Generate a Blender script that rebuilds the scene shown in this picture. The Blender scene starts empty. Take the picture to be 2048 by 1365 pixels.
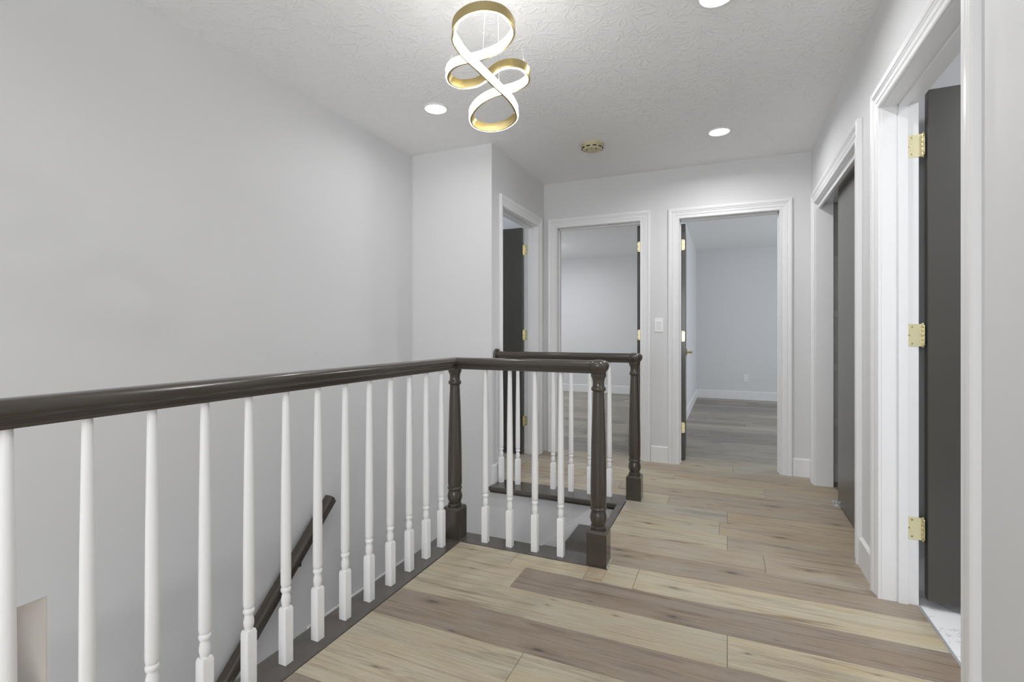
import bpy, bmesh, math, random
from mathutils import Vector, Matrix
random.seed(7)
S = bpy.context.scene
C = S.collection
PI = math.pi

# ------------------------------------------------------------------ camera, world, light, exposure
cd = bpy.data.cameras.new('camera')
cam = bpy.data.objects.new('camera', cd); C.objects.link(cam)
cd.sensor_width = 36.0
cd.lens = 993.8 / 2048 * 36
cd.shift_y = -17.1 / 2048
cd.clip_start = 0.05
cam.location = (0, 0, 1.085)
cam.rotation_euler = (PI / 2, 0, math.radians(23.43))
S.camera = cam

w = bpy.data.worlds.new('world'); S.world = w; w.use_nodes = True
w.node_tree.nodes['Background'].inputs[0].default_value = (0.8, 0.88, 1, 1)
w.node_tree.nodes['Background'].inputs[1].default_value = 0.6

S.view_settings.view_transform = 'Standard'
S.view_settings.look = 'None'
S.view_settings.gamma = 1
S.view_settings.exposure = 0.15
try:
    S.view_settings.use_curve_mapping = False
except Exception:
    pass
S.cycles.use_denoising = True
S.cycles.max_bounces = 14
S.cycles.diffuse_bounces = 8
S.cycles.sample_clamp_indirect = 6

def area(name, loc, direction, sx, sy, power, color, shape='RECTANGLE', spread=180):
    l = bpy.data.lights.new(name, 'AREA')
    l.shape = shape; l.size = sx
    if shape in ('RECTANGLE', 'ELLIPSE'):
        l.size_y = sy
    l.energy = power; l.color = color
    l.spread = math.radians(spread)
    o = bpy.data.objects.new(name, l); C.objects.link(o)
    o.location = loc
    o.rotation_euler = Vector(direction).to_track_quat('-Z', 'Y').to_euler()
    return o

WARM = (0.985, 0.99, 1.0)
DAY = (0.86, 0.92, 1.0)
CEIL = 2.44
# added fill light behind the camera, set in front of an invented window
area('rear_fill_light', (-0.35, -2.36, 1.35), (0, 1, 0), 1.35, 1.25, 42, (0.955, 0.975, 1.0))
# daylight of the bedroom and far-room windows, off to the side of what the doorways show
area('bedroom_daylight', (3.10, 6.6, 1.35), (-1, 0, 0), 1.5, 1.3, 47, DAY)
area('far_room_daylight', (-4.10, 6.8, 1.35), (1, 0, 0), 1.5, 1.3, 20, DAY)
area('bathroom_ceiling_fill', (1.65, 1.25, 2.40), (0, 0, -1), 0.5, 0.5, 22, (0.93, 0.96, 1.0))  # overhead fill added to brighten the bathroom, not a window
area('side_room_fill', (-3.40, 3.8, 1.6), (1, 0, 0), 0.6, 0.8, 14, DAY)  # fill added to brighten the small room behind the leftmost door
# fill light added low in the stairwell to brighten its left wall
area('stairwell_fill_light', (-1.48, -0.9, -1.0), (-0.75, 0.6, 0.15), 0.8, 1.2, 24, (1.0, 0.98, 0.95))

# ------------------------------------------------------------------ materials
def new_mat(name):
    m = bpy.data.materials.new(name); m.use_nodes = True
    return m, m.node_tree, m.node_tree.nodes['Principled BSDF']

def node(nt, kind, **inputs):
    n = nt.nodes.new(kind)
    for k, v in inputs.items():
        n.inputs[k].default_value = v
    return n

def paint(name, col, rough=0.5, bump=0.0, scale=60.0, metallic=0.0, coat=0.0, var=0.0, spec=0.5):
    m, nt, b = new_mat(name)
    b.inputs['Base Color'].default_value = (*col, 1)
    b.inputs['Roughness'].default_value = rough
    b.inputs['Metallic'].default_value = metallic
    b.inputs['Coat Weight'].default_value = coat
    b.inputs['Coat Roughness'].default_value = 0.12
    b.inputs['Specular IOR Level'].default_value = spec
    tc = nt.nodes.new('ShaderNodeTexCoord')
    nz = node(nt, 'ShaderNodeTexNoise', Scale=scale, Detail=3.0)
    nt.links.new(tc.outputs['Object'], nz.inputs['Vector'])
    if bump:
        bp = node(nt, 'ShaderNodeBump', Strength=bump, Distance=0.004)
        nt.links.new(nz.outputs['Fac'], bp.inputs['Height'])
        nt.links.new(bp.outputs['Normal'], b.inputs['Normal'])
    if var:
        mx = nt.nodes.new('ShaderNodeMix'); mx.data_type = 'RGBA'
        mx.inputs[6].default_value = (*[c * (1 - var) for c in col], 1)
        mx.inputs[7].default_value = (*[min(1, c * (1 + var)) for c in col], 1)
        n2 = node(nt, 'ShaderNodeTexNoise', Scale=scale * 0.12, Detail=4.0)
        nt.links.new(tc.outputs['Object'], n2.inputs['Vector'])
        nt.links.new(n2.outputs['Fac'], mx.inputs[0])
        nt.links.new(mx.outputs[2], b.inputs['Base Color'])
    return m

M_WALL = paint('wall_paint', (0.685, 0.686, 0.690), 0.55, bump=0.06, scale=220)
M_NICHE_SHADE = paint('niche_shade_tint', (0.62, 0.58, 0.53), 0.6, bump=0.05, scale=220)  # wall colour warmed and darkened, the shade of the recess painted in
M_TRIM = paint('trim_paint', (0.79, 0.79, 0.795), 0.33)
M_BAL = paint('baluster_paint', (0.85, 0.85, 0.85), 0.35)
M_BROWN = paint('rail_paint', (0.056, 0.046, 0.036), 0.21, coat=0.3)
M_CAP = paint('cap_paint', (0.078, 0.068, 0.058), 0.27, coat=0.3, var=0.10)
M_DOOR = paint('door_paint', (0.054, 0.050, 0.041), 0.32, bump=0.03, scale=70, coat=0.25, var=0.08)
M_BRASS = paint('hinge_brass', (0.80, 0.73, 0.46), 0.30, metallic=1.0)
M_SCREW = paint('screw_brass', (0.45, 0.36, 0.16), 0.35, metallic=1.0)
M_GOLD = paint('brushed_gold', (0.52, 0.43, 0.22), 0.40, bump=0.03, scale=200, metallic=1.0)
M_PLASTIC = paint('white_plastic', (0.82, 0.82, 0.815), 0.3)
M_YELLOW = paint('aged_plastic', (0.56, 0.51, 0.33), 0.45, var=0.08)
M_DARK = paint('dark_gap', (0.01, 0.01, 0.01), 0.7)
M_WIRE = paint('steel_wire', (0.42, 0.42, 0.41), 0.5)
M_CHROME = paint('guide_metal', (0.75, 0.76, 0.78), 0.25, metallic=0.6)
M_SUB = paint('subfloor', (0.03, 0.025, 0.02), 0.9)
M_SHOE = paint('light_wood_shoe', (0.45, 0.42, 0.36), 0.45)

def emis(name, col, s):
    m, nt, b = new_mat(name)
    b.inputs['Base Color'].default_value = (0.9, 0.9, 0.9, 1)
    b.inputs['Emission Color'].default_value = (*col, 1)
    b.inputs['Emission Strength'].default_value = s
    return m
M_LED = emis('led_diffuser', (1.0, 0.995, 0.985), 30)
M_DOME = emis('dome_glass', (0.95, 0.97, 1.0), 22)
M_LENS = emis('downlight_lens', (1.0, 0.99, 0.97), 6.0)

def ceiling_mat():
    m, nt, b = new_mat('brushed_ceiling')
    b.inputs['Base Color'].default_value = (0.87, 0.87, 0.87, 1)
    b.inputs['Roughness'].default_value = 0.6
    L = nt.links.new
    tc = nt.nodes.new('ShaderNodeTexCoord')
    def strokes(scale, off, freq):
        mp = node(nt, 'ShaderNodeMapping'); mp.inputs['Location'].default_value = off
        L(tc.outputs['Object'], mp.inputs['Vector'])
        vo = nt.nodes.new('ShaderNodeTexVoronoi'); vo.voronoi_dimensions = '2D'
        vo.inputs['Scale'].default_value = scale
        L(mp.outputs[0], vo.inputs['Vector'])
        sub = nt.nodes.new('ShaderNodeVectorMath'); sub.operation = 'SUBTRACT'
        L(mp.outputs[0], sub.inputs[0]); L(vo.outputs['Position'], sub.inputs[1])
        sx = nt.nodes.new('ShaderNodeSeparateXYZ'); L(sub.outputs[0], sx.inputs[0])
        at = nt.nodes.new('ShaderNodeMath'); at.operation = 'ARCTAN2'
        L(sx.outputs[1], at.inputs[0]); L(sx.outputs[0], at.inputs[1])
        nz = node(nt, 'ShaderNodeTexNoise', Scale=26.0, Detail=2.0); L(mp.outputs[0], nz.inputs['Vector'])
        mu = nt.nodes.new('ShaderNodeMath'); mu.operation = 'MULTIPLY_ADD'
        mu.inputs[1].default_value = 9.0
        L(nz.outputs['Fac'], mu.inputs[0])
        m2 = nt.nodes.new('ShaderNodeMath'); m2.operation = 'MULTIPLY'; m2.inputs[1].default_value = freq
        L(at.outputs[0], m2.inputs[0]); L(m2.outputs[0], mu.inputs[2])
        si = nt.nodes.new('ShaderNodeMath'); si.operation = 'SINE'; L(mu.outputs[0], si.inputs[0])
        rp = nt.nodes.new('ShaderNodeMapRange')
        rp.inputs['From Min'].default_value = 0.45; rp.inputs['From Max'].default_value = 1.0
        L(si.outputs[0], rp.inputs['Value'])
        n3 = node(nt, 'ShaderNodeTexNoise', Scale=14.0, Detail=1.0); L(mp.outputs[0], n3.inputs['Vector'])
        gate = nt.nodes.new('ShaderNodeMapRange')
        gate.inputs['From Min'].default_value = 0.45; gate.inputs['From Max'].default_value = 0.6
        L(n3.outputs['Fac'], gate.inputs['Value'])
        o = nt.nodes.new('ShaderNodeMath'); o.operation = 'MULTIPLY'
        L(rp.outputs[0], o.inputs[0]); L(gate.outputs[0], o.inputs[1])
        return o
    a = strokes(5.5, (0, 0, 0), 13.0)
    c = strokes(7.0, (3.3, 1.7, 0), 10.0)
    mx = nt.nodes.new('ShaderNodeMath'); mx.operation = 'MAXIMUM'
    L(a.outputs[0], mx.inputs[0]); L(c.outputs[0], mx.inputs[1])
    bp = node(nt, 'ShaderNodeBump', Strength=0.45, Distance=0.004)
    L(mx.outputs[0], bp.inputs['Height']); L(bp.outputs[0], b.inputs['Normal'])
    return m
M_CEIL = ceiling_mat()

def plank_mat():
    m, nt, b = new_mat('oak_plank')
    L = nt.links.new
    tc = nt.nodes.new('ShaderNodeTexCoord'); oi = nt.nodes.new('ShaderNodeObjectInfo')
    mul = nt.nodes.new('ShaderNodeMath'); mul.operation = 'MULTIPLY'; mul.inputs[1].default_value = 57.0
    L(oi.outputs['Random'], mul.inputs[0])
    cx = nt.nodes.new('ShaderNodeCombineXYZ')
    L(mul.outputs[0], cx.inputs[0]); L(mul.outputs[0], cx.inputs[1])
    ad = nt.nodes.new('ShaderNodeVectorMath'); ad.operation = 'ADD'
    L(tc.outputs['Object'], ad.inputs[0]); L(cx.outputs[0], ad.inputs[1])
    def noise(sc, scale, detail, rough=0.6, dist=0.0):
        mp = nt.nodes.new('ShaderNodeMapping'); mp.inputs['Scale'].default_value = sc
        L(ad.outputs[0], mp.inputs['Vector'])
        n = node(nt, 'ShaderNodeTexNoise', Scale=scale, Detail=detail, Roughness=rough, Distortion=dist)
        L(mp.outputs[0], n.inputs['Vector']); return n, mp
    def rng(src, a, c, lo=0.0, hi=1.0):
        r = nt.nodes.new('ShaderNodeMapRange')
        for k, v in (('From Min', a), ('From Max', c), ('To Min', lo), ('To Max', hi)):
            r.inputs[k].default_value = v
        L(src, r.inputs['Value']); return r
    def mix(fac, a, bcol, mode='MIX'):
        x = nt.nodes.new('ShaderNodeMix'); x.data_type = 'RGBA'; x.blend_type = mode
        L(fac, x.inputs[0])
        for i, v in ((6, a), (7, bcol)):
            if isinstance(v, tuple): x.inputs[i].default_value = (*v, 1)
            else: L(v, x.inputs[i])
        return x
    base = oi.outputs['Color']
    cloud, _ = noise((1.3, 6.0, 1.0), 2.0, 5.0, 0.6, 0.6)
    warm = mix(rng(cloud.outputs['Fac'], 0.36, 0.68, 0.0, 0.8).outputs[0], base, (0.95, 0.84, 0.70), 'MULTIPLY')
    grey, _ = noise((1.0, 4.0, 1.0), 3.1, 3.0, 0.5, 0.4)
    warm = mix(rng(grey.outputs['Fac'], 0.52, 0.72, 0.0, 0.6).outputs[0], warm.outputs[2], (0.92, 0.99, 1.10), 'MULTIPLY')
    grain, _ = noise((1.6, 80.0, 1.0), 2.6, 7.0, 0.68, 0.5)
    g1 = mix(rng(grain.outputs['Fac'], 0.42, 0.70, 0.0, 0.75).outputs[0], warm.outputs[2], (0.60, 0.55, 0.51), 'MULTIPLY')
    fleck, _ = noise((12.0, 75.0, 1.0), 9.0, 3.0, 0.75)
    g2 = mix(rng(fleck.outputs['Fac'], 0.50, 0.74, 0.0, 0.55).outputs[0], g1.outputs[2], (1.38, 1.36, 1.33), 'MULTIPLY')
    streak, _ = noise((0.75, 11.0, 1.0), 2.3, 5.0, 0.55, 1.2)
    g3 = mix(rng(streak.outputs['Fac'], 0.53, 0.74, 0.0, 0.9).outputs[0], g2.outputs[2], (0.47, 0.42, 0.43), 'MULTIPLY')
    # knots: sparse cells, each with a soft brown halo and a dark heart
    kn, _ = noise((5.0, 22.0, 1.0), 2.2, 4.0, 0.6)
    def knots(sc, size, keep):
        mpv = nt.nodes.new('ShaderNodeMapping'); mpv.inputs['Scale'].default_value = sc
        L(ad.outputs[0], mpv.inputs['Vector'])
        vo = nt.nodes.new('ShaderNodeTexVoronoi'); vo.voronoi_dimensions = '2D'; vo.inputs['Scale'].default_value = 1.0
        L(mpv.outputs[0], vo.inputs['Vector'])
        sp = nt.nodes.new('ShaderNodeSeparateColor'); L(vo.outputs['Color'], sp.inputs[0])
        on = nt.nodes.new('ShaderNodeMath'); on.operation = 'LESS_THAN'; on.inputs[1].default_value = keep
        L(sp.outputs[0], on.inputs[0])
        ka = nt.nodes.new('ShaderNodeMath'); ka.operation = 'MULTIPLY_ADD'; ka.inputs[1].default_value = size * 1.5
        L(kn.outputs['Fac'], ka.inputs[0]); L(vo.outputs['Distance'], ka.inputs[2])
        def fac(a, c, hi):
            r = rng(ka.outputs[0], a, c, hi, 0.0)
            m_ = nt.nodes.new('ShaderNodeMath'); m_.operation = 'MULTIPLY'
            L(r.outputs[0], m_.inputs[0]); L(on.outputs[0], m_.inputs[1]); return m_
        return fac(size * 0.9, size * 2.6, 0.55), fac(size * 0.85, size * 1.35, 0.85)
    h1, k1 = knots((1.7, 6.0, 1.0), 0.085, 0.40)
    h2, k2 = knots((2.9, 11.0, 1.0), 0.055, 0.34)
    kk = mix(h1.outputs[0], g3.outputs[2], (0.42, 0.34, 0.30), 'MULTIPLY')
    kk = mix(h2.outputs[0], kk.outputs[2], (0.50, 0.42, 0.38), 'MULTIPLY')
    kk = mix(k1.outputs[0], kk.outputs[2], (0.045, 0.043, 0.045))
    knot = mix(k2.outputs[0], kk.outputs[2], (0.06, 0.05, 0.046))
    L(knot.outputs[2], b.inputs['Base Color'])
    b.inputs['Roughness'].default_value = 0.42
    b.inputs['Specular IOR Level'].default_value = 0.42
    bp = node(nt, 'ShaderNodeBump', Strength=0.12, Distance=0.002)
    L(grain.outputs['Fac'], bp.inputs['Height']); L(bp.outputs[0], b.inputs['Normal'])
    return m
M_PLANK = plank_mat()

def marble_mat():
    m, nt, b = new_mat('marble_tile')
    L = nt.links.new
    tc = nt.nodes.new('ShaderNodeTexCoord')
    nz = node(nt, 'ShaderNodeTexNoise', Scale=3.2, Detail=6.0, Roughness=0.6, Distortion=1.2)
    L(tc.outputs['Object'], nz.inputs['Vector'])
    sb = nt.nodes.new('ShaderNodeMath'); sb.operation = 'SUBTRACT'; sb.inputs[1].default_value = 0.5
    L(nz.outputs['Fac'], sb.inputs[0])
    ab = nt.nodes.new('ShaderNodeMath'); ab.operation = 'ABSOLUTE'; L(sb.outputs[0], ab.inputs[0])
    r = nt.nodes.new('ShaderNodeMapRange')
    for k, v in (('From Min', 0.0), ('From Max', 0.022), ('To Min', 0.6), ('To Max', 0.0)):
        r.inputs[k].default_value = v
    L(ab.outputs[0], r.inputs['Value'])
    n2 = node(nt, 'ShaderNodeTexNoise', Scale=1.9, Detail=2.0); L(tc.outputs['Object'], n2.inputs['Vector'])
    g = nt.nodes.new('ShaderNodeMapRange'); g.inputs['From Min'].default_value = 0.36; g.inputs['From Max'].default_value = 0.50
    L(n2.outputs['Fac'], g.inputs['Value'])
    mu = nt.nodes.new('ShaderNodeMath'); mu.operation = 'MULTIPLY'
    L(r.outputs[0], mu.inputs[0]); L(g.outputs[0], mu.inputs[1])
    mx = nt.nodes.new('ShaderNodeMix'); mx.data_type = 'RGBA'
    mx.inputs[6].default_value = (0.86, 0.86, 0.86, 1); mx.inputs[7].default_value = (0.36, 0.36, 0.37, 1)
    L(mu.outputs[0], mx.inputs[0]); L(mx.outputs[2], b.inputs['Base Color'])
    b.inputs['Roughness'].default_value = 0.25
    return m
M_MARBLE = marble_mat()

# ------------------------------------------------------------------ geometry helpers
def box(bm, lo, hi, bev=0.0, rot=None, seg=1):
    lo = Vector(lo); hi = Vector(hi)
    c = (lo + hi) / 2; d = hi - lo
    r = bmesh.ops.create_cube(bm, size=1.0)
    vs = r['verts']
    for v in vs:
        v.co = Vector((v.co.x * d.x, v.co.y * d.y, v.co.z * d.z))
    if bev:
        es = list({e for v in vs for e in v.link_edges})
        res = bmesh.ops.bevel(bm, geom=es, offset=bev, segments=seg, affect='EDGES', profile=0.5)
        vs = list({v for f in res['faces'] for v in f.verts} | {v for v in vs if v.is_valid})
    for v in vs:
        p = v.co
        if rot is not None: p = rot @ p
        v.co = p + c
    return vs

def lathe(bm, prof, seg=20, at=(0, 0, 0), M=None, cap=True):
    """prof: list of (radius, height) along local z."""
    rings = []
    for r, z in prof:
        ring = []
        for k in range(seg):
            a = 2 * PI * k / seg
            p = Vector((r * math.cos(a), r * math.sin(a), z))
            if M is not None: p = M @ p
            ring.append(bm.verts.new(p + Vector(at)))
        rings.append(ring)
    for a, b in zip(rings, rings[1:]):
        for k in range(seg):
            bm.faces.new((a[k], a[(k + 1) % seg], b[(k + 1) % seg], b[k]))
    if cap:
        bm.faces.new(list(reversed(rings[0]))); bm.faces.new(rings[-1])

def sweep(bm, prof, stations, closed_prof=True, caps=True):
    """prof: n 2-D points; stations: functions mapping (u, v) to a 3-D point."""
    rows = [[bm.verts.new(f(u, v)) for u, v in prof] for f in stations]
    n = len(prof)
    for a, b in zip(rows, rows[1:]):
        for k in range(n if closed_prof else n - 1):
            j = (k + 1) % n
            bm.faces.new((a[k], a[j], b[j], b[k]))
    if caps and closed_prof:
        bm.faces.new(list(reversed(rows[0]))); bm.faces.new(rows[-1])

def tube(bm, a, b, r, seg=8):
    a = Vector(a); b = Vector(b); d = b - a
    q = d.to_track_quat('Z', 'Y').to_matrix()
    lathe(bm, [(r, 0), (r, d.length)], seg, at=a, M=q)

def obj(name, bm, mat, parent=None, smooth=False, loc=None):
    bmesh.ops.recalc_face_normals(bm, faces=bm.faces[:])
    me = bpy.data.meshes.new(name); bm.to_mesh(me); bm.free()
    mats = mat if isinstance(mat, (list, tuple)) else [mat]
    for m in mats: me.materials.append(m)
    if smooth:
        for p in me.polygons: p.use_smooth = True
        try:
            me.set_sharp_from_angle(angle=math.radians(38))
        except Exception:
            pass
    o = bpy.data.objects.new(name, me); C.objects.link(o)
    if loc is not None: o.location = loc
    if parent is not None: o.parent = parent
    return o

def boxes(name, lst, mat, parent=None, bev=0.0):
    bm = bmesh.new()
    for lo, hi in lst: box(bm, lo, hi, bev)
    return obj(name, bm, mat, parent)

def tag(o, label=None, cat=None, group=None, kind=None):
    if label: o['label'] = label
    if cat: o['category'] = cat
    if group: o['group'] = group
    if kind: o['kind'] = kind
    return o

def struct(o, label=None):
    return tag(o, label, None, None, 'structure')

def empty(name, loc=(0, 0, 0), rz=0.0):
    o = bpy.data.objects.new(name, None); C.objects.link(o)
    o.empty_display_size = 0.1
    o.location = loc; o.rotation_euler = (0, 0, rz)
    return o

def put(o, parent):
    o.parent = parent; return o

# ------------------------------------------------------------------ setting: walls, ceiling
XR = 0.575      # hall right wall face
XL = -2.22      # stairwell left wall face
XS = -1.545     # side wall face
YB = 4.30       # back wall face
YS = 3.20       # stairwell end wall face
YF = -2.40      # wall behind the camera
T = 0.12

# left wall with the low ledge niche
wl = boxes('wall_left', [((XL - T, 0.965, -2.7), (XL, YS + 0.12, CEIL)),
                         ((XL - T, YF, 0.148), (XL, 0.965, CEIL)),
                         ((XL - T, YF, -2.7), (XL, 0.965, -0.215)),
                         ((XL - T, YF, -0.215), (XL, 0.10, 0.148))], M_WALL)
struct(wl, 'long smooth pale grey stairwell wall on the left')
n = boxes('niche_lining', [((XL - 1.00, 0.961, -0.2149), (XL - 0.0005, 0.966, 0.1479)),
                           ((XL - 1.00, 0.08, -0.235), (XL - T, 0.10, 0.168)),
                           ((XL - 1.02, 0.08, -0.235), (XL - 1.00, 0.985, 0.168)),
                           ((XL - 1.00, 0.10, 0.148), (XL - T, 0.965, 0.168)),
                           ], M_NICHE_SHADE, wl)
n['label'] = 'lining of the low niche in the stairwell wall, its shade coloured in as beige'
n = boxes('niche_ledge', [((XL - 1.00, 0.10, -0.235), (XL, 0.965, -0.215))], M_TRIM, wl)
n['label'] = 'white ledge of the low niche'
# stairwell end wall (faces the camera)
ws = boxes('wall_stairwell_end', [((XL - T, YS, -2.7), (XS - T, YS + T, CEIL)), ((XS - T, YS, -2.7), (XS, 3.365, CEIL)),
                                  ((XS, YS, -2.7), (-0.58, YS + T, -0.03))], M_WALL)
struct(ws, 'pale grey end wall of the stairwell beyond the railing')
# short side wall with the leftmost door
wsd = boxes('wall_side', [((XS - T, 4.125, -0.02), (XS, YB + T, CEIL)), ((XS - T, 3.365, 2.03), (XS, 4.125, CEIL))], M_WALL)
struct(wsd, 'short pale grey side wall holding the leftmost doorway')
wb = boxes('wall_back', [((XS - T, YB, -0.02), (-1.423, YB + T, CEIL)), ((-1.423, YB, 2.035), (-0.673, YB + T, CEIL)),
                         ((-0.673, YB, -0.02), (-0.368, YB + T, CEIL)), ((-0.368, YB, 2.025), (0.371, YB + T, CEIL)),
                         ((0.371, YB, -0.02), (XR + T, YB + T, CEIL))], M_WALL)
struct(wb, 'pale grey back wall with two open doorways')
HB = 2.005      # heads of the right-hand openings
wr = boxes('wall_right', [((XR, YF, -0.02), (XR + T, 1.665, CEIL)), ((XR, 1.665, HB), (XR + T, 2.455, CEIL)),
                          ((XR, 2.455, -0.02), (XR + T, 2.85, CEIL)), ((XR, 2.85, HB), (XR + T, 4.09, CEIL)),
                          ((XR, 4.09, -0.02), (0.680, YB, CEIL))], M_WALL)
struct(wr, 'pale grey right wall with bathroom doorway and closet opening')
# wall behind the camera, with an opening for the added window
wf = boxes('wall_front', [((XL - T, YF - T, -2.7), (-1.05, YF, CEIL)), ((0.35, YF - T, -2.7), (XR + T, YF, CEIL)),
                          ((-1.05, YF - T, -2.7), (0.35, YF, 0.7)), ((-1.05, YF - T, 2.0), (0.35, YF, CEIL))], M_WALL)
struct(wf, 'wall behind the camera with an added window opening')
# rooms beyond
rooms = [
    ('wall_partition', [((-0.60, YB + T, -0.02), (-0.475, 8.85, CEIL))], 'pale partition between the two far rooms'),
    ('wall_far', [((-4.3, 8.85, -0.02), (3.3, 8.97, CEIL))], 'pale far wall of the rooms beyond the back doorways'),
    ('wall_bedroom_right', [((3.2, YB + T, -0.02), (3.32, 8.85, CEIL)), ((XR + T, YB, -0.02), (3.32, YB + T, CEIL))], 'bedroom side wall'),
    ('wall_far_room_left', [((-4.32, YB + T, -0.02), (-4.2, 8.85, CEIL)), ((-4.32, YB, -0.02), (XS - T, YB + T, CEIL))], 'side wall of the far left room'),
    ('wall_side_room', [((-3.6, YS + T, -0.02), (-3.5, YB, CEIL)), ((-3.6, YS, -0.02), (XL - T, YS + T, CEIL))], 'walls of the small room behind the leftmost door'),
    ('wall_bathroom', [((XR + T, 2.62, -0.02), (2.5, 2.69, CEIL)), ((2.4, 0.4, -0.02), (2.5, 2.62, CEIL)), ((XR + T, 0.3, -0.02), (2.5, 0.4, CEIL))], 'pale bathroom wall'),
    ('wall_closet', [((1.30, 2.69, -0.02), (1.36, 4.29, CEIL)), ((0.680, 4.25, -0.02), (1.30, YB, CEIL))], 'white closet interior wall'),
]
for nm, bl, lab in rooms:
    struct(boxes(nm, bl, M_WALL), lab)
ce = boxes('ceiling', [((XL - T, YF - T, CEIL), (3.32, YB + 0.06, CEIL + 0.08)), ((-4.32, YS, CEIL), (XL - T, YB + 0.06, CEIL + 0.08)),
                       ((-4.32, YB + 0.06, CEIL), (3.32, 8.97, CEIL + 0.08))], M_CEIL)
struct(ce, 'white ceiling with brushed leaf-like plaster texture')

# baseboards
BH = 0.135
def baseboard(name, a, b, nrm, label, z0=0.0, parent=None, h=BH, t=0.014):
    a = Vector((*a, z0)); b = Vector((*b, z0)); nn = Vector((*nrm, 0))
    prof = [(0, 0), (t, 0), (t, h - 0.008), (t * 0.45, h), (0, h)]
    bm = bmesh.new()
    sweep(bm, prof, [lambda u, v, p=p: p + nn * u + Vector((0, 0, v)) for p in (a, b)])
    o = obj(name, bm, M_TRIM, parent)
    if parent is None: struct(o, label)
    return o
baseboard('baseboard_back', (-0.590, YB), (-0.451, YB), (0, -1), 'short white baseboard under the light switch')
baseboard('baseboard_back', (0.454, YB), (XR, YB), (0, -1), 'short white baseboard in the far right corner of the hall')
baseboard('baseboard_right', (XR, 2.54), (XR, 2.765), (-1, 0), 'short white baseboard between bathroom door and closet')
baseboard('baseboard_right', (XR, YF), (XR, 1.58), (-1, 0), 'white baseboard on the near right wall')
baseboard('baseboard_right', (XR, 4.175), (XR, YB), (-1, 0), 'white baseboard stub beside the closet')
baseboard('baseboard_side', (XS, YS + 0.0), (XS, 3.325), (1, 0), 'white baseboard stub at the corner behind the far railing')
baseboard('baseboard_far', (-4.2, 8.85), (-0.60, 8.85), (0, -1), 'white baseboard across the far room seen through the middle doorway')
baseboard('baseboard_far', (-0.475, 8.85), (3.2, 8.85), (0, -1), 'white baseboard across the bedroom far wall')
baseboard('baseboard_partition', (-0.475, YB + T), (-0.475, 8.85), (1, 0), 'white baseboard along the bedroom left wall')
baseboard('baseboard_bathroom', (XR + T, 2.62), (2.4, 2.62), (0, -1), 'white baseboard in the bathroom behind the open door')
baseboard('baseboard_closet', (0.682, 4.25), (1.3, 4.25), (0, -1), 'white baseboard in the closet')
baseboard('baseboard_side_room', (-3.5, YB), (XS - T, YB), (0, -1), 'white baseboard in the small room behind the leftmost door')

# ------------------------------------------------------------------ door casings and jambs
CP = [(0.0, 0.0), (0.0, 0.010), (0.004, 0.013), (0.016, 0.011), (0.024, 0.011), (0.028, 0.014), (0.044, 0.0145), (0.049, 0.018),
      (0.055, 0.0155), (0.060, 0.020), (0.072, 0.0225), (0.080, 0.0215), (0.085, 0.017), (0.085, 0.0)]
trim_n = [0]
def doorway(o, ax, nrm, e0, e1, head, label, w0=0.085, w1=0.085, thick=T, jamb=True, stop=0.5, z0=0.0):
    """o: point on the wall face; ax: unit vector along the wall; nrm: outward normal; opening from e0 to e1 along ax."""
    trim_n[0] += 1
    o = Vector(o); ax = Vector(ax); nrm = Vector(nrm); up = Vector((0, 0, 1))
    rv = 0.004
    r = struct(empty('trim_%d' % trim_n[0], o + ax * e0), label)
    inv = -(o + ax * e0)
    P = lambda e, z, v: o + ax * e + up * z + nrm * v + inv
    def side(edge, sgn, wd):
        k = wd / 0.085
        f0 = lambda u, v: P(edge + sgn * (u * k - rv), z0, v)
        f1 = lambda u, v: P(edge + sgn * (u * k - rv), head - rv + u, v)
        bm = bmesh.new(); sweep(bm, CP, [f0, f1]); obj('side_casing', bm, M_TRIM, r)
    side(e0, -1, w0); side(e1, 1, w1)
    k0, k1 = w0 / 0.085, w1 / 0.085
    bm = bmesh.new()
    sweep(bm, CP, [lambda u, v: P(e0 - (u * k0 - rv), head - rv + u, v), lambda u, v: P(e1 + (u * k1 - rv), head - rv + u, v)])
    obj('head_casing', bm, M_TRIM, r)
    if jamb:
        bm = bmesh.new()
        def slab(ea, eb, za, zb, va, vb):
            p = [P(e, z, v) for e in (ea, eb) for z in (za, zb) for v in (va, vb)]
            lo = Vector([min(q[i] for q in p) for i in range(3)]); hi = Vector([max(q[i] for q in p) for i in range(3)])
            box(bm, lo, hi, 0.0012)
        jt = 0.006
        slab(e0 - 0.012, e0 + jt, z0, head, -thick - 0.002, 0.001)
        slab(e1 - jt, e1 + 0.012, z0, head, -thick - 0.002, 0.001)
        slab(e0 + jt, e1 - jt, head - jt, head + 0.012, -thick - 0.002, 0.001)
        obj('jamb', bm, M_TRIM, r)
        if stop is not None:
            bm = bmesh.new()
            s0 = -thick * stop - 0.026
            slab(e0 + jt, e0 + jt + 0.008, z0, head - jt, s0, s0 + 0.032)
            slab(e1 - jt - 0.008, e1 - jt, z0, head - jt, s0, s0 + 0.032)
            slab(e0 + jt, e1 - jt, head - jt - 0.011, head - jt, s0, s0 + 0.032)
            obj('door_stop', bm, M_TRIM, r)
    return r
doorway((XS, 0, 0), (0, 1, 0), (1, 0, 0), 3.365, 4.125, 2.03, 'white casing around the leftmost doorway in the side wall', w0=0.045)
doorway((0, YB, 0), (1, 0, 0), (0, -1, 0), -1.423, -0.673, 2.035, 'white casing around the middle doorway of the back wall')
doorway((0, YB, 0), (1, 0, 0), (0, -1, 0), -0.368, 0.371, 2.025, 'white casing around the bedroom doorway right of the switch')
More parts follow.
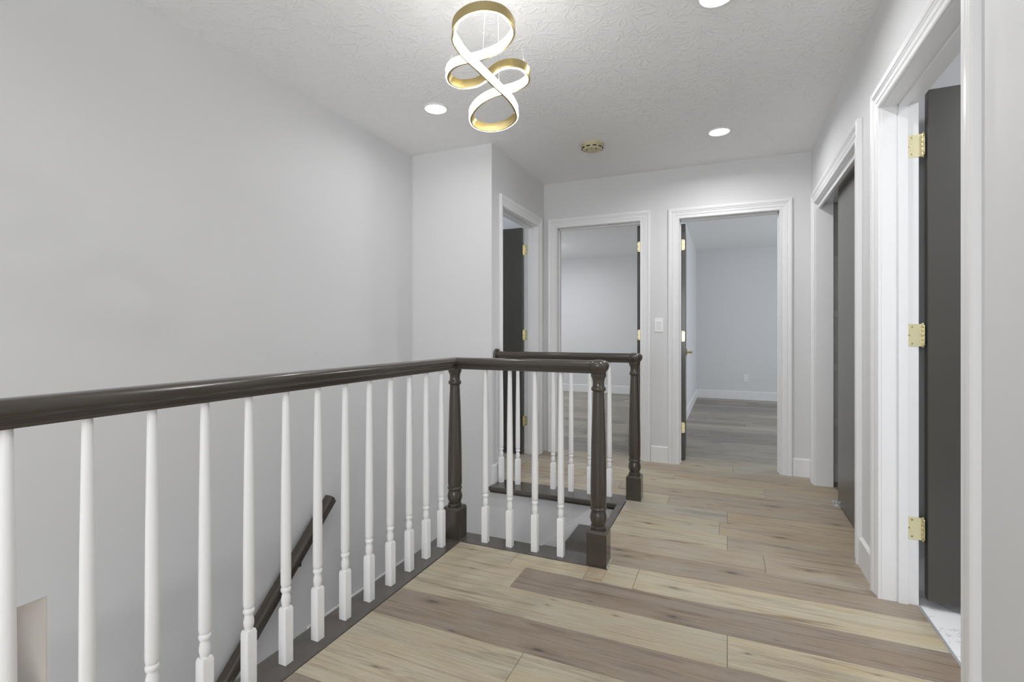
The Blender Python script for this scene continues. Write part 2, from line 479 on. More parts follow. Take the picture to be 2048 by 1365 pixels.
doorway((XR, 0, 0), (0, 1, 0), (-1, 0, 0), 1.665, 2.455, HB, 'white casing around the bathroom doorway on the right wall')
doorway((XR, 0, 0), (0, 1, 0), (-1, 0, 0), 2.85, 4.09, HB, 'white casing around the closet opening on the right wall', stop=None, thick=0.105)

# ------------------------------------------------------------------ doors
def hinge(parent, pos, leaf_dir, leaf2_dir, h=0.089, wd=0.032, w2=0.030):
    """pos: barrel axis base (parent space); leaf_dir: direction the jamb leaf runs; leaf2_dir: direction the door leaf runs."""
    p = Vector(pos); d1 = Vector(leaf_dir); d2 = Vector(leaf2_dir); up = Vector((0, 0, 1))
    bm = bmesh.new()
    def leaf(d, width, nn):
        r = 0.011; t = 0.0018
        out = [(0.001, 0)]
        for cxy, a0 in (((width - r, r), -90), ((width - r, h - r), 0)):
            for k in range(4):
                a = math.radians(a0 + 30 * k)
                out.append((cxy[0] + r * math.cos(a), cxy[1] + r * math.sin(a)))
        out.append((0.001, h))
        lo = [bm.verts.new(p + d * u + up * v) for u, v in out]
        hi = [bm.verts.new(p + d * u + up * v + nn * t) for u, v in out]
        bm.faces.new(lo); bm.faces.new(hi)
        for k in range(len(out)):
            j = (k + 1) % len(out); bm.faces.new((lo[k], lo[j], hi[j], hi[k]))
    n1 = d2 if abs(d1.dot(d2)) < 0.3 else up.cross(d1)
    leaf(d1, wd, n1)
    n2 = d1 if abs(d1.dot(d2)) < 0.3 else up.cross(d2)
    leaf(d2, w2, n2)
    for k in range(5):
        lathe(bm, [(0.0055, 0.0008), (0.0062, 0.0022), (0.0062, h / 5 - 0.0022), (0.0055, h / 5 - 0.0008)], 10, at=p + up * (h / 5 * k))
    lathe(bm, [(0.0045, -0.004), (0.0058, -0.001), (0.0045, 0)], 10, at=p)
    lathe(bm, [(0.0058, 0), (0.0058, 0.003), (0.003, 0.005)], 10, at=p + up * h)
    hg = obj('hinge', bm, M_BRASS, parent, smooth=True)
    bm = bmesh.new()
    for u, v in ((wd * 0.62, h * 0.13), (wd * 0.80, h * 0.5), (wd * 0.62, h * 0.87)):
        q = n1.to_track_quat('Z', 'Y').to_matrix()
        lathe(bm, [(0.0042, 0.0012), (0.0042, 0.0024), (0.002, 0.0028)], 8, at=p + d1 * u + up * v, M=q)
        q = n2.to_track_quat('Z', 'Y').to_matrix()
        lathe(bm, [(0.0042, 0.0012), (0.0042, 0.0024), (0.002, 0.0028)], 8, at=p + d2 * min(u, w2 * .8) + up * v, M=q)
    obj('screws', bm, M_SCREW, hg)
    return hg

def door(n, pivot, ang, width, height, th_sign, label, z0=0.012, handle=True):
    """Slab runs along local +x from the pivot; thickness on local y (sign th_sign)."""
    r = struct(empty('door_%d' % n, (*pivot, 0), ang), label)
    y0, y1 = sorted((0, th_sign * 0.035))
    bm = bmesh.new(); box(bm, (0.002, y0, z0), (width, y1, height), 0.0022)
    obj('door_slab', bm, M_DOOR, r)
    if handle:
        hx = width - 0.065; hz = 0.895
        for s, yy in ((-1, y0), (1, y1)):
            bm = bmesh.new()
            box(bm, (hx - 0.032, min(yy, yy + s * 0.009), hz - 0.032), (hx + 0.032, max(yy, yy + s * 0.009), hz + 0.032), 0.003)
            tube(bm, (hx, yy + s * 0.008, hz), (hx, yy + s * 0.05, hz), 0.010, 12)
            box(bm, (hx - 0.11, min(yy + s * 0.042, yy + s * 0.056), hz - 0.010), (hx + 0.012, max(yy + s * 0.042, yy + s * 0.056), hz + 0.010), 0.004)
            obj('lever_handle', bm, M_GOLD, r)['label'] = 'brushed gold lever handle on a square rose'
    return r

HZ0 = (0.253, 1.018, 1.776)
# 1: leftmost doorway, folded open into the small room, seen face on
d = door(1, (XS - T - 0.006, 4.113), PI, 0.70, 2.015, 1, 'dark brown door open behind the leftmost doorway')
for z in HZ0: hinge(d, (-0.002, -0.0045, z), (-1, 0, 0), (0, 1, 0))
# 2: middle doorway, open at a right angle on its right jamb
d = door(2, (-0.690, YB + T + 0.012), PI / 2 - 0.01, 0.72, 2.02, 1, 'dark brown door open on the right jamb of the middle doorway')
for z in (0.245, 1.02, 1.79): hinge(d, (-0.0035, 0.001, z), (-0.94, -0.342, 0), (0, 1, 0))
# 3: bedroom doorway, open past a right angle on its left jamb
d = door(3, (-0.360, YB + T + 0.012), PI / 2 + 0.060, 0.71, 2.005, -1, 'dark brown bedroom door with gold lever, open on its left jamb')
for z in (0.235, 1.008, 1.782): hinge(d, (-0.0035, -0.001, z), (-1, 0, 0), (0, -1, 0))
# 4: bathroom door
d = door(4, (0.717, 2.463), -0.012, 0.76, 2.035, -1, 'large dark brown bathroom door open on the right side', z0=0.035)
for z in (0.262, 1.030, 1.782): hinge(d, (-0.0065, -0.0145, z), (-1, 0, 0), (0, -1, 0), wd=0.058, w2=0.018)
# 5: closet, two bypass panels
d = struct(empty('door_5', (0.64, 2.87, 0)), 'dark brown sliding closet doors pushed to the near end')
for nm, x0, a, b in (('sliding_panel', 0.0, -0.02, 0.82), ('sliding_panel', 0.048, -0.02, 0.62)):
    bm = bmesh.new(); box(bm, (x0, a, 0.014), (x0 + 0.034, b, 1.992), 0.002); obj(nm, bm, M_DOOR, d)
boxes('track_valance', [((-0.05, -0.014, 1.965), (-0.034, 1.214, 2.0))], M_TRIM, d)
boxes('track_rail', [((-0.005, -0.014, 1.994), (0.090, 1.214, 2.0))], M_CHROME, d)
bm = bmesh.new()
box(bm, (-0.030, 0.775, 0.0), (0.105, 0.825, 0.004))
box(bm, (-0.030, 0.785, 0.0), (-0.024, 0.815, 0.028), 0.001)
box(bm, (-0.012, 0.822, 0.004), (-0.004, 0.830, 0.030), 0.001)
box(bm, (-0.030, 0.820, 0.012), (0.040, 0.832, 0.018), 0.001)
box(bm, (0.036, 0.785, 0.0), (0.044, 0.832, 0.028), 0.001)
obj('floor_guide', bm, M_CHROME, d)['label'] = 'white metal sliding-door guide on the floor'

# closet shelves
for k, z in enumerate((0.455, 0.855, 1.245, 1.64)):
    bm = bmesh.new(); box(bm, (0.80, 2.70, z), (1.29, 4.249, z + 0.019), 0.001)
    words = ('lowest', 'second lowest', 'second highest', 'highest')[k]
    sh = tag(obj('closet_shelf', bm, M_TRIM), 'white closet shelf beside the sliding door, %s of the four' % words, 'shelf', 'shelves in the closet')
    bm = bmesh.new(); box(bm, (0.690, 4.23, z - 0.045), (1.29, 4.249, z - 0.0005), 0.001)
    obj('cleat', bm, M_TRIM, sh)

# ------------------------------------------------------------------ floor
fl = boxes('floor', [((-1.27, YF, -0.25), (XR + T + 0.0, 2.255, -0.012)), ((-0.60, 2.255, -0.25), (XR + T, 3.20, -0.012)),
                     ((-1.545, 3.32, -0.25), (1.36, 4.42, -0.012)), ((-0.60, 3.20, -0.25), (1.36, 3.32, -0.012)),
                     ((XR + T, 2.69, -0.25), (1.36, 3.20, -0.012)),
                     ((-3.6, 3.32, -0.25), (-1.545, 4.42, -0.012)), ((-4.32, 4.42, -0.25), (3.32, 8.97, -0.012)),
                     ((XR + T, 0.3, -0.25), (2.5, 2.69, -0.012))], M_SUB)
struct(fl, 'floor of wide mixed-tone oak planks')
PAL = {
    'L': (0.50, 0.46, 0.35), 'l': (0.462, 0.428, 0.332), 'g': (0.415, 0.395, 0.34),
    'r': (0.355, 0.34, 0.305), 's': (0.275, 0.262, 0.238), 't': (0.315, 0.295, 0.255),
    'D': (0.302, 0.256, 0.212), 'd': (0.338, 0.293, 0.24), 'm': (0.415, 0.366, 0.293), 'o': (0.442, 0.376, 0.278), 'b': (0.385, 0.338, 0.272),
}
def plank(x0, x1, y0, y1, tone):
    g = 0.0005
    L2 = (x1 - x0) / 2 - g; W2 = (y1 - y0) / 2 - g
    if L2 <= 0.004: return
    cxy = ((x0 + x1) / 2, (y0 + y1) / 2)
    bv = 0.0013
    vs = []
    for z, e in ((-0.0115, 0), (-bv, 0), (0.0, bv)):
        vs += [(-L2 + e, -W2 + e, z), (L2 - e, -W2 + e, z), (L2 - e, W2 - e, z), (-L2 + e, W2 - e, z)]
    fs = [(3, 2, 1, 0), (8, 9, 10, 11)]
    for b in (0, 4):
        for k in range(4):
            j = (k + 1) % 4
            fs.append((b + k, b + j, b + 4 + j, b + 4 + k))
    me = bpy.data.meshes.new('plank'); me.from_pydata(vs, [], fs); me.materials.append(M_PLANK)
    o = bpy.data.objects.new('plank', me); C.objects.link(o)
    o.location = (*cxy, random.uniform(-0.0003, 0.0003)); o.parent = fl
    c = PAL[tone]; k = random.uniform(0.95, 1.05)
    o.color = (c[0] * k, c[1] * k, c[2] * k, 1)
R0, RP = 2.13, 0.19
row = lambda k: (R0 + RP * k, R0 + RP * (k + 1))
XE = 0.695
XN = -0.595
rows = {
    -1: [(-1.27, 'L'), (-0.853, 'D'), (XE, None)],
    -2: [(-1.27, 'l'), (0.0, 'L'), (XE, None)],
    -3: [(-1.27, 'D'), (0.42, 'd'), (XE, None)],
    -4: [(-1.27, 'l'), (-0.633, 'L'), (0.5, 'l'), (XE, None)],
    -5: [(-1.27, 'L'), (0.1, 'm'), (XE, None)],
    1: [(XN, 'd'), (XE, None)],
    2: [(XN, 'm'), (0.16, 'b'), (XE, None)],
    3: [(XN, 'l'), (0.0, 'b'), (XE, None)],
    4: [(XN, 'l'), (-0.04, 'o'), (XE, None)],
    5: [(XN, 'g'), (0.0, 'o'), (XE, None)],
    6: [(-1.545, 'l'), (-0.35, 'b'), (XE, None)],
    7: [(-1.545, 'm'), (-0.7, 'b'), (XE, None)],
    8: [(-1.545, 'o'), (-1.0, 'L'), (0.23, 'm'), (XE, None)],
    9: [(-1.545, 'l'), (-0.365, 'o'), (XE, None)],
    10: [(-1.545, 'b'), (-0.9, 'm'), (XE, None)],
    11: [(-1.545, 'm'), (-0.8, 'l'), (0.04, 'g'), (XE, None)],
}
for k, js in rows.items():
    y0, y1 = row(k)
    for (a, t), (b, _) in zip(js, js[1:]):
        if k == 5 and a < XN + 0.01: pass
        plank(a, b, y0, y1, t)
# the ripped strip in front of the near railing and the full board right of it
for a, b, t in ((-1.27, -0.94, 'l'), (-0.94, -0.585, 'L'), (-0.585, -0.505, 'o')):
    plank(a, b, 2.13, 2.255, t)
plank(-0.505, -0.37, 2.13, 2.225, 'L'); plank(-0.505, -0.37, 2.225, 2.32, 'L')
plank(-0.37, XE, 2.13, 2.32, 'L')
# hall floor left of the far railing
plank(-1.545, XN, 3.345, row(6)[0], 'm')
# rows behind the camera
for k in range(-6, -25, -1):
    y0, y1 = row(k); y0 = max(y0, YF)
    if y1 <= YF: break
    m = random.uniform(-0.6, 0.2)
    plank(-1.27, m, y0, y1, random.choice('LlDm')); plank(m, XE, y0, y1, random.choice('LlDd'))
# rooms beyond
for k in range(12, 36):
    y0, y1 = row(k); y1 = min(y1, 8.85)
    if y0 >= 8.85: break
    if k == 12: y0 = row(12)[0]
    x = -0.475
    cut = sorted(random.uniform(-0.3, 1.6) for _ in range(2))
    pts = [x, cut[0], max(cut[1], cut[0] + 0.4), 3.2]
    for a, b in zip(pts, pts[1:]): plank(a, b, y0, y1, random.choice('rrsstg'))
    c1 = random.uniform(-3.0, -1.9); c2 = random.uniform(-1.6, -0.9)
    for a, b in zip((-4.2, c1, c2), (c1, c2, -0.60)): plank(a, b, y0, y1, random.choice('rrgsst'))
# small room behind the leftmost door
for y0, y1 in ((3.32, 3.51), (3.51, 3.70), (3.70, 3.89), (3.89, 4.08), (4.08, 4.30)):
    plank(-3.5, -2.4, y0, y1, 'g'); plank(-2.4, -1.545, y0, y1, random.choice('glm'))
# closet floor
for y0, y1 in ((2.69, 2.90), (2.90, 3.09), (3.09, 3.28), (3.28, 3.47), (3.47, 3.66), (3.66, 3.85), (3.85, 4.04), (4.04, 4.25)):
    plank(XE, 1.30, y0, y1, random.choice('bmd'))
# bathroom marble tiles
for i in range(3):
    for j in range(4):
        bm = bmesh.new()
        x0 = 0.702 + 0.57 * i; y0 = 0.42 + 0.55 * j
        box(bm, (-0.284, -0.274, -0.0115), (0.284, 0.274, 0.0), 0.001)
        obj('tile', bm, M_MARBLE, fl, loc=(x0 + 0.285, y0 + 0.275, 0))
boxes('threshold_strip', [((0.692, 1.67, -0.011), (0.701, 2.45, 0.003))], M_CHROME, fl)

# ------------------------------------------------------------------ stairs
st = tag(empty('staircase', (-1.4, 2.75, -0.72)), 'brown staircase descending left through the gap between the newel posts', 'staircase')
ST = Vector((-1.4, 2.75, -0.72))
def stp(name, lo, hi, mat, bev=0.004):
    bm = bmesh.new(); box(bm, Vector(lo) - ST, Vector(hi) - ST, bev); return obj(name, bm, mat, st)
# upper run towards the left wall, x steps
xs = [-0.62, -0.88, -1.13, -1.37]; zs = [0.0, -0.18, -0.36, -0.54, -0.72]
for k in range(4):
    stp('riser', (xs[k] - 0.0, 2.39, zs[k + 1] - 0.03), (xs[k] + 0.018, 3.199, min(zs[k] - 0.028, -0.052)), M_TRIM, 0.0)
    if k < 3: stp('tread', (xs[k + 1] - 0.022, 2.39, zs[k + 1] - 0.028), (xs[k] - 0.001, 3.199, zs[k + 1]), M_CAP)
struct(boxes('trim_7', [((-0.640, 2.387, -0.050), (-0.597, 3.142, 0.003))], M_CAP, bev=0.004), 'brown nosing at the top of the stairs')
stp('landing', (XL + 0.004, 2.39, -0.76), (-1.372, 3.199, -0.72), M_CAP)
s2 = tag(empty('lower_staircase', (-1.8, 1.3, -1.6)), 'brown lower flight of stairs going down along the left wall', 'staircase')
S2 = Vector((-1.8, 1.3, -1.6))
def stq(name, lo, hi, mat, bev=0.004):
    bm = bmesh.new(); box(bm, Vector(lo) - S2, Vector(hi) - S2, bev); return obj(name, bm, mat, s2)
stq('tread', (XL + 0.002, 2.262, -0.76), (-1.372, 2.388, -0.72), M_CAP)
for k in range(10):
    y = 2.26 - 0.20 * k; z = -0.72 - 0.19 * k
    stq('riser', (XL + 0.016, y - 0.02, z - 0.19), (-1.362, y - 0.002, z - 0.03), M_TRIM, 0.0)
    if k < 9: stq('tread', (XL + 0.016, y - 0.225, z - 0.218), (-1.362, y - 0.021, z - 0.19), M_CAP)
struct(boxes('floor_lower', [((XL, YF, -2.72), (-1.27, 0.42, -2.64))], M_SHOE), 'floor at the foot of the stairs')
# skirt boards
bm = bmesh.new()
def strip(bm, pts, n, t):
    a = [bm.verts.new(Vector(p) - ST) for p in pts]; b = [bm.verts.new(Vector(p) - ST + Vector(n) * t) for p in pts]
    bm.faces.new(a); bm.faces.new(b)
    for k in range(len(a)):
        j = (k + 1) % len(a); bm.faces.new((a[k], a[j], b[j], b[k]))
strip(bm, [(-0.60, 3.199, -0.052), (-0.812, 3.199, -0.052), (-1.37, 3.199, -0.55), (-1.37, 3.199, -0.72), (-0.60, 3.199, -0.30)], (0, -1, 0), 0.014)
obj('skirt_board', bm, M_TRIM, st)
bm = bmesh.new()
strip(bm, [(XL + 0.003, 3.184, -0.605), (XL + 0.003, 2.392, -0.605), (XL + 0.003, 2.392, -0.72), (XL + 0.003, 3.184, -0.72)], (1, 0, 0), 0.014)
obj('skirt_board', bm, M_TRIM, st)
bm = bmesh.new()
strip(bm, [(XL + 0.003, 2.388, -0.605), (XL + 0.003, 2.152, -0.605), (XL + 0.003, 2.152, -0.72), (XL + 0.003, 2.388, -0.72)], (1, 0, 0), 0.014)
strip(bm, [(XL + 0.003, 2.15, -0.645), (XL + 0.003, 0.3, -2.44), (XL + 0.003, 0.3, -2.60), (XL + 0.003, 2.15, -0.80)], (1, 0, 0), 0.014)
o = obj('skirt_board', bm, M_TRIM, s2); o.location = ST - S2
bm = bmesh.new()
strip(bm, [(XL + 0.004, 3.199, -0.605), (-1.37, 3.199, -0.605), (-1.37, 3.199, -0.72), (XL + 0.004, 3.199, -0.72)], (0, -1, 0), 0.014)
obj('skirt_board', bm, M_TRIM, st)
# fascia of the well below the floor edges
struct(boxes('trim_6', [((-1.40, YF, -0.30), (-1.27, 2.255, -0.03)), ((-1.40, 2.255, -0.30), (-0.60, 2.385, -0.03))], M_WALL), 'pale fascia below the railing caps')
struct(boxes('wall_stair_side', [((-1.36, YF, -2.7), (-1.27, 2.255, -0.30))], M_WALL), 'wall below the landing edge')

# ------------------------------------------------------------------ railings
_R = [(0.0, 0.0), (0.0215, 0.0), (0.0225, 0.002), (0.0225, 0.008), (0.0205, 0.0095), (0.0205, 0.0115), (0.0215, 0.0125), (0.0215, 0.0145),
      (0.0235, 0.018), (0.0275, 0.0225), (0.0300, 0.0245), (0.0300, 0.0265), (0.0325, 0.0285), (0.0340, 0.034), (0.0338, 0.041), (0.0320, 0.048),
      (0.0275, 0.0545), (0.0190, 0.0590), (0.0090, 0.0608), (0.0, 0.0612)]
RAIL = _R[1:] + [(-u, v) for u, v in reversed(_R[1:-1])]
RZ = 0.892
def baluster_bm():
    bm = bmesh.new()
    s = 0.0165; zt = 0.183
    z0 = bmesh.ops.create_cube(bm, size=1.0)['verts']
    for v in z0: v.co = Vector((v.co.x * 2 * s, v.co.y * 2 * s, (v.co.z + 0.5) * (zt - 0.012)))
    top = [v for v in z0 if v.co.z > 0.1]
    f = [f for f in bm.faces if all(v in top for v in f.verts)][0]
    r = bmesh.ops.inset_region(bm, faces=[f], thickness=0.0045, depth=0.0)
    for v in f.verts: v.co.z += 0.012
    es = [e for e in bm.edges if abs(e.verts[0].co.z - e.verts[1].co.z) > 0.1]
    bmesh.ops.bevel(bm, geom=es, offset=0.002, segments=1, affect='EDGES')
    prof = [(0.0105, 0.180), (0.0115, 0.186), (0.0140, 0.195), (0.0150, 0.204), (0.0145, 0.214), (0.0118, 0.226), (0.0110, 0.231),
            (0.0145, 0.233), (0.0160, 0.238), (0.0160, 0.243), (0.0145, 0.247), (0.0125, 0.249), (0.0150, 0.253), (0.0162, 0.262),
            (0.0160, 0.40), (0.0145, 0.60), (0.0118, 0.80), (0.0105, 0.893)]
    lathe(bm, prof, 14)
    return bm
bal_me = None
def baluster(parent, loc):
    global bal_me
    if bal_me is None:
        o = obj('baluster', baluster_bm(), M_BAL, parent, smooth=True, loc=loc); bal_me = o.data
        return o
    o = bpy.data.objects.new('baluster', bal_me); C.objects.link(o); o.location = loc; o.parent = parent
    return o
def newel(parent, loc):
    bm = bmesh.new()
    s = 0.047
    vs = bmesh.ops.create_cube(bm, size=1.0)['verts']
    for v in vs: v.co = Vector((v.co.x * 2 * s, v.co.y * 2 * s, (v.co.z + 0.5) * 0.150))
    top = [f for f in bm.faces if all(v.co.z > 0.1 for v in f.verts)][0]
    bmesh.ops.inset_region(bm, faces=[top], thickness=0.010, depth=0.0)
    for v in top.verts: v.co.z += 0.013
    es = [e for e in bm.edges if abs(e.verts[0].co.z - e.verts[1].co.z) > 0.1]
    bmesh.ops.bevel(bm, geom=es, offset=0.003, segments=2, affect='EDGES')
    base = obj('newel_post', bm, M_BROWN, parent, loc=loc)
    prof = [(0.034, 0.158), (0.036, 0.165), (0.037, 0.171), (0.036, 0.178), (0.031, 0.181), (0.033, 0.188), (0.0375, 0.198), (0.040, 0.210),
            (0.0392, 0.222), (0.036, 0.236), (0.0335, 0.246), (0.0335, 0.250), (0.0375, 0.253), (0.039, 0.258), (0.0375, 0.263),
            (0.0345, 0.266), (0.036, 0.272), (0.0375, 0.285), (0.0372, 0.40), (0.0345, 0.55), (0.0305, 0.70), (0.0265, 0.795),
            (0.0265, 0.806), (0.0300, 0.809), (0.0335, 0.814), (0.0345, 0.820), (0.0330, 0.826), (0.0290, 0.830), (0.0275, 0.836),
            (0.0268, 0.848), (0.0285, 0.862), (0.0325, 0.873), (0.0360, 0.878), (0.0360, 0.892)]
    bm = bmesh.new(); lathe(bm, prof, 28)
    obj('turned_shaft', bm, M_BROWN, base, smooth=True)
    return base
def rail_seg(parent, a, b, dz=0.0, name='handrail'):
    """straight moulded rail between stations a, b (each: point, mitre direction of local u)"""
    bm = bmesh.new()
    sweep(bm, RAIL, [lambda u, v, p=p, d=d: Vector(p) + Vector(d) * u + Vector((0, 0, v)) for p, d in (a, b)])
    return obj(name, bm, M_BROWN, parent, smooth=True)
def end_cap(parent, loc):
    prof = [(0.030, 0.0), (0.036, 0.002), (0.037, 0.009), (0.041, 0.013), (0.047, 0.022), (0.051, 0.034), (0.0505, 0.044), (0.045, 0.054), (0.032, 0.061), (0.012, 0.064)]
    bm = bmesh.new(); lathe(bm, prof, 32)
    return obj('rail_cap', bm, M_BROWN, parent, smooth=True, loc=loc)

# --- near railing: long run on the left, corner, short run to the near newel
CX, CY = -1.333, 2.31
NX = -0.557
r1 = tag(empty('stair_railing', (CX, CY, 0)), 'long brown and white banister turning the corner in the foreground', 'railing')
L = lambda x, y, z: (x - CX, y - CY, z)
Y0 = YF + 0.0
rail_seg(r1, (L(CX, Y0, RZ), (1, 0, 0)), (L(CX, CY, RZ), (1, -1, 0)))
rail_seg(r1, (L(CX, CY, RZ), (1, -1, 0)), (L(NX, CY, RZ), (0, -1, 0)))
end_cap(r1, L(NX, CY, RZ))
newel(r1, L(CX, CY, 0)); newel(r1, L(NX, CY, 0))
for k in range(13, -22, -1):
    y = 2.172 - 0.1382 * (13 - k)
    if y < Y0 + 0.05: break
    baluster(r1, L(CX, y, 0.0))
for x in (-1.151, -1.013, -0.877, -0.742): baluster(r1, L(x, CY, 0.0))
def cap(parent, lo, hi, name='base_cap'):
    bm = bmesh.new(); box(bm, lo, hi, 0.006, seg=2); return obj(name, bm, M_CAP, parent)
cap(r1, L(-1.412, Y0, -0.030), L(-1.272, 2.258, 0.0))
cap(r1, L(-1.412, 2.2585, -0.030), L(-0.511, 2.385, 0.0))
# --- far railing between the side wall and the far newel
FX, FY = -0.552, 3.275
r2 = tag(empty('landing_railing', (FX, FY, 0)), 'short brown and white railing on the far side of the stairwell', 'railing')
L2 = lambda x, y, z: (x - FX, y - FY, z)
rail_seg(r2, (L2(XS + 0.015, FY, RZ - 0.004), (0, -1, 0)), (L2(FX, FY, RZ - 0.004), (0, -1, 0)))
end_cap(r2, L2(FX, FY, RZ - 0.004))
newel(r2, L2(FX, FY, 0))
for x in (-1.506, -1.376, -1.241, -1.110, -0.981, -0.850, -0.717): baluster(r2, L2(x, FY + 0.005, 0.0))
bm = bmesh.new()
lathe(bm, [(0.050, 0), (0.050, 0.010), (0.046, 0.016), (0.030, 0.018)], 28, M=Matrix.Rotation(PI / 2, 3, 'Y'))
obj('wall_rosette', bm, M_BROWN, r2, smooth=True, loc=L2(XS, FY, RZ + 0.026))
cap(r2, L2(XS, 3.145, -0.030), L2(-0.597, 3.342, 0.0))
boxes('cap_moulding', [(L2(XS, 3.172, -0.048), L2(-0.597, 3.199, -0.030))], M_BROWN, r2)
boxes('shoe_strip', [(L2(-0.602, 3.222, 0.0), L2(-0.500, 3.2275, 0.006)), (L2(-0.505, 3.228, 0.0), L2(-0.499, 3.325, 0.006))], M_SHOE, r2)
boxes('shoe_strip', [(L(-0.5095, 2.262, 0.0), L(-0.504, 2.36, 0.006))], M_SHOE, r1)

# --- sloping handrail on the stairwell wall
hr = tag(empty('wall_handrail', (-2.165, 2.285, 0.10)), 'sloping dark brown handrail fixed to the left stairwell wall', 'handrail')
d = Vector((0, -0.713, -0.690)).normalized(); nv = Vector((0, -d.z, d.y)); nv = nv if nv.z > 0 else -nv
bm = bmesh.new()
sweep(bm, RAIL, [lambda u, v, p=p: Vector((u, 0, 0)) + d * p + nv * (v - 0.03) for p in (0.0, 2.7)])
obj('rail', bm, M_BROWN, hr, smooth=True)
for p in (0.35, 1.3, 2.25):
    bm = bmesh.new(); q = d * p - nv * 0.03
    tube(bm, q, q + Vector((0, 0, -0.04)), 0.006); tube(bm, q + Vector((0, 0, -0.04)), q + Vector((-0.053, 0, -0.055)), 0.006)
    lathe(bm, [(0.024, 0), (0.024, 0.004), (0.012, 0.008)], 14, at=q + Vector((-0.055, 0, -0.055)), M=Matrix.Rotation(PI / 2, 3, 'Y'))
    obj('bracket', bm, M_BROWN, hr, smooth=True)

# ------------------------------------------------------------------ pendant lamp
CH = [(-0.7467, 1.5017, 2.1908), (-0.7064, 1.5299, 2.1869), (-0.688, 1.57, 2.1743), (-0.6915, 1.6078, 2.1575), (-0.7318, 1.6333, 2.1374), (-0.7773, 1.6386, 2.1247), (-0.822, 1.6361, 2.1158), (-0.8686, 1.6277, 2.1094), (-0.9148, 1.6173, 2.104), (-0.95, 1.6174, 2.0953), (-0.9752, 1.6315, 2.0805), (-0.9779, 1.6572, 2.064), (-0.9559, 1.6821, 2.0541), (-0.9236, 1.6972, 2.0534), (-0.884, 1.7068, 2.0583), (-0.8477, 1.7047, 2.0696), (-0.8232, 1.6992, 2.0794), (-0.7884, 1.6935, 2.0918), (-0.7438, 1.7021, 2.098), (-0.7076, 1.725, 2.0938), (-0.6946, 1.7549, 2.0794), (-0.7061, 1.7732, 2.0651), (-0.734, 1.779, 2.0537), (-0.7753, 1.7743, 2.045), (-0.8235, 1.7642, 2.0378), (-0.875, 1.7597, 2.0256), (-0.9241, 1.7663, 2.0059), (-0.9584, 1.7854, 1.9807), (-0.9593, 1.8155, 1.9572), (-0.9345, 1.8412, 1.9452), (-0.8971, 1.8614, 1.942), (-0.8468, 1.8742, 1.9492), (-0.8016, 1.8713, 1.967), (-0.7813, 1.8533, 1.9875), (-0.7739, 1.8013, 2.0012), (-0.7805, 1.7468, 2.0146), (-0.7945, 1.702, 2.0252), (-0.814, 1.654, 2.0442), (-0.8356, 1.6134, 2.0667), (-0.8615, 1.583, 2.0905), (-0.8813, 1.5581, 2.1189), (-0.8905, 1.5377, 2.1502), (-0.8674, 1.5048, 2.1692), (-0.8269, 1.4902, 2.1821), (-0.7874, 1.4901, 2.1886)]
CHC = Vector((-0.719, 1.488, 2.44))
pl = tag(empty('pendant_lamp', CHC), 'gold ribbon pendant lamp looping in two figure eights with white light strip', 'lamp')
n_ = len(CH)
def cat(p0, p1, p2, p3, t):
    return 0.5 * ((2 * p1) + (p2 - p0) * t + (2 * p0 - 5 * p1 + 4 * p2 - p3) * t * t + (3 * p1 - p0 - 3 * p2 + p3) * t ** 3)
V = [Vector(p) - Vector((0, 0, 0.007)) for p in CH]
pts = []
for i in range(n_):
    for s in range(5):
        pts.append(cat(V[i - 1], V[i], V[(i + 1) % n_], V[(i + 2) % n_], s / 5))
for _ in range(3):
    pts = [(pts[i - 1] + pts[i] * 2 + pts[(i + 1) % len(pts)]) / 4 for i in range(len(pts))]
fr = []
for i in range(len(pts)):
    t = (pts[(i + 1) % len(pts)] - pts[i - 1]).normalized()
    wv = Vector((0, 0, 1)); wv = (wv - t * wv.dot(t)).normalized()
    fr.append((pts[i] - CHC, wv, wv.cross(t)))
def ribbon(name, prof, mat):
    bm = bmesh.new()
    rows_ = [[bm.verts.new(p + nn * u + wv * v) for u, v in prof] for p, wv, nn in fr]
    m = len(prof)
    for i in range(len(rows_)):
        a, b = rows_[i], rows_[(i + 1) % len(rows_)]
        for k in range(m):
            j = (k + 1) % m; bm.faces.new((a[k], a[j], b[j], b[k]))
    return obj(name, bm, mat, pl, smooth=True)
RH = 0.0165
ribbon('gold_frame', [(-0.0070, -RH), (0.0008, -RH), (0.0008, -RH + 0.002), (-0.004, -RH + 0.002), (-0.004, RH - 0.002), (0.0008, RH - 0.002), (0.0008, RH), (-0.0070, RH)], M_GOLD)
ribbon('light_strip', [(-0.0038, -RH + 0.0022), (0.0010, -RH + 0.0022), (0.0012, -RH + 0.0004), (0.0045, -RH + 0.0012), (0.0060, -RH + 0.0045), (0.0060, RH - 0.0045), (0.0045, RH - 0.0012), (0.0012, RH - 0.0004), (0.0010, RH - 0.0022), (-0.0038, RH - 0.0022)], M_LED)
CAN = Vector((-0.719, 1.488, 2.44))
bm = bmesh.new(); lathe(bm, [(0.085, -0.028), (0.088, -0.024), (0.088, 0.0)], 32)
obj('canopy', bm, M_GOLD, pl, smooth=True, loc=CAN - CHC)
for i, (k, dx, dy) in enumerate([(9, -0.05, 0.01), (6, -0.02, 0.02), (36, 0.01, 0.02), (21, 0.06, 0), (0, 0.0, -0.03)]):
    bm = bmesh.new()
    top = CAN - CHC + Vector((dx, dy, -0.027)); bot = fr[k * 5][0] + fr[k * 5][1] * RH
    tube(bm, bot, top, 0.00042, 5); obj('wire', bm, M_WIRE, pl)

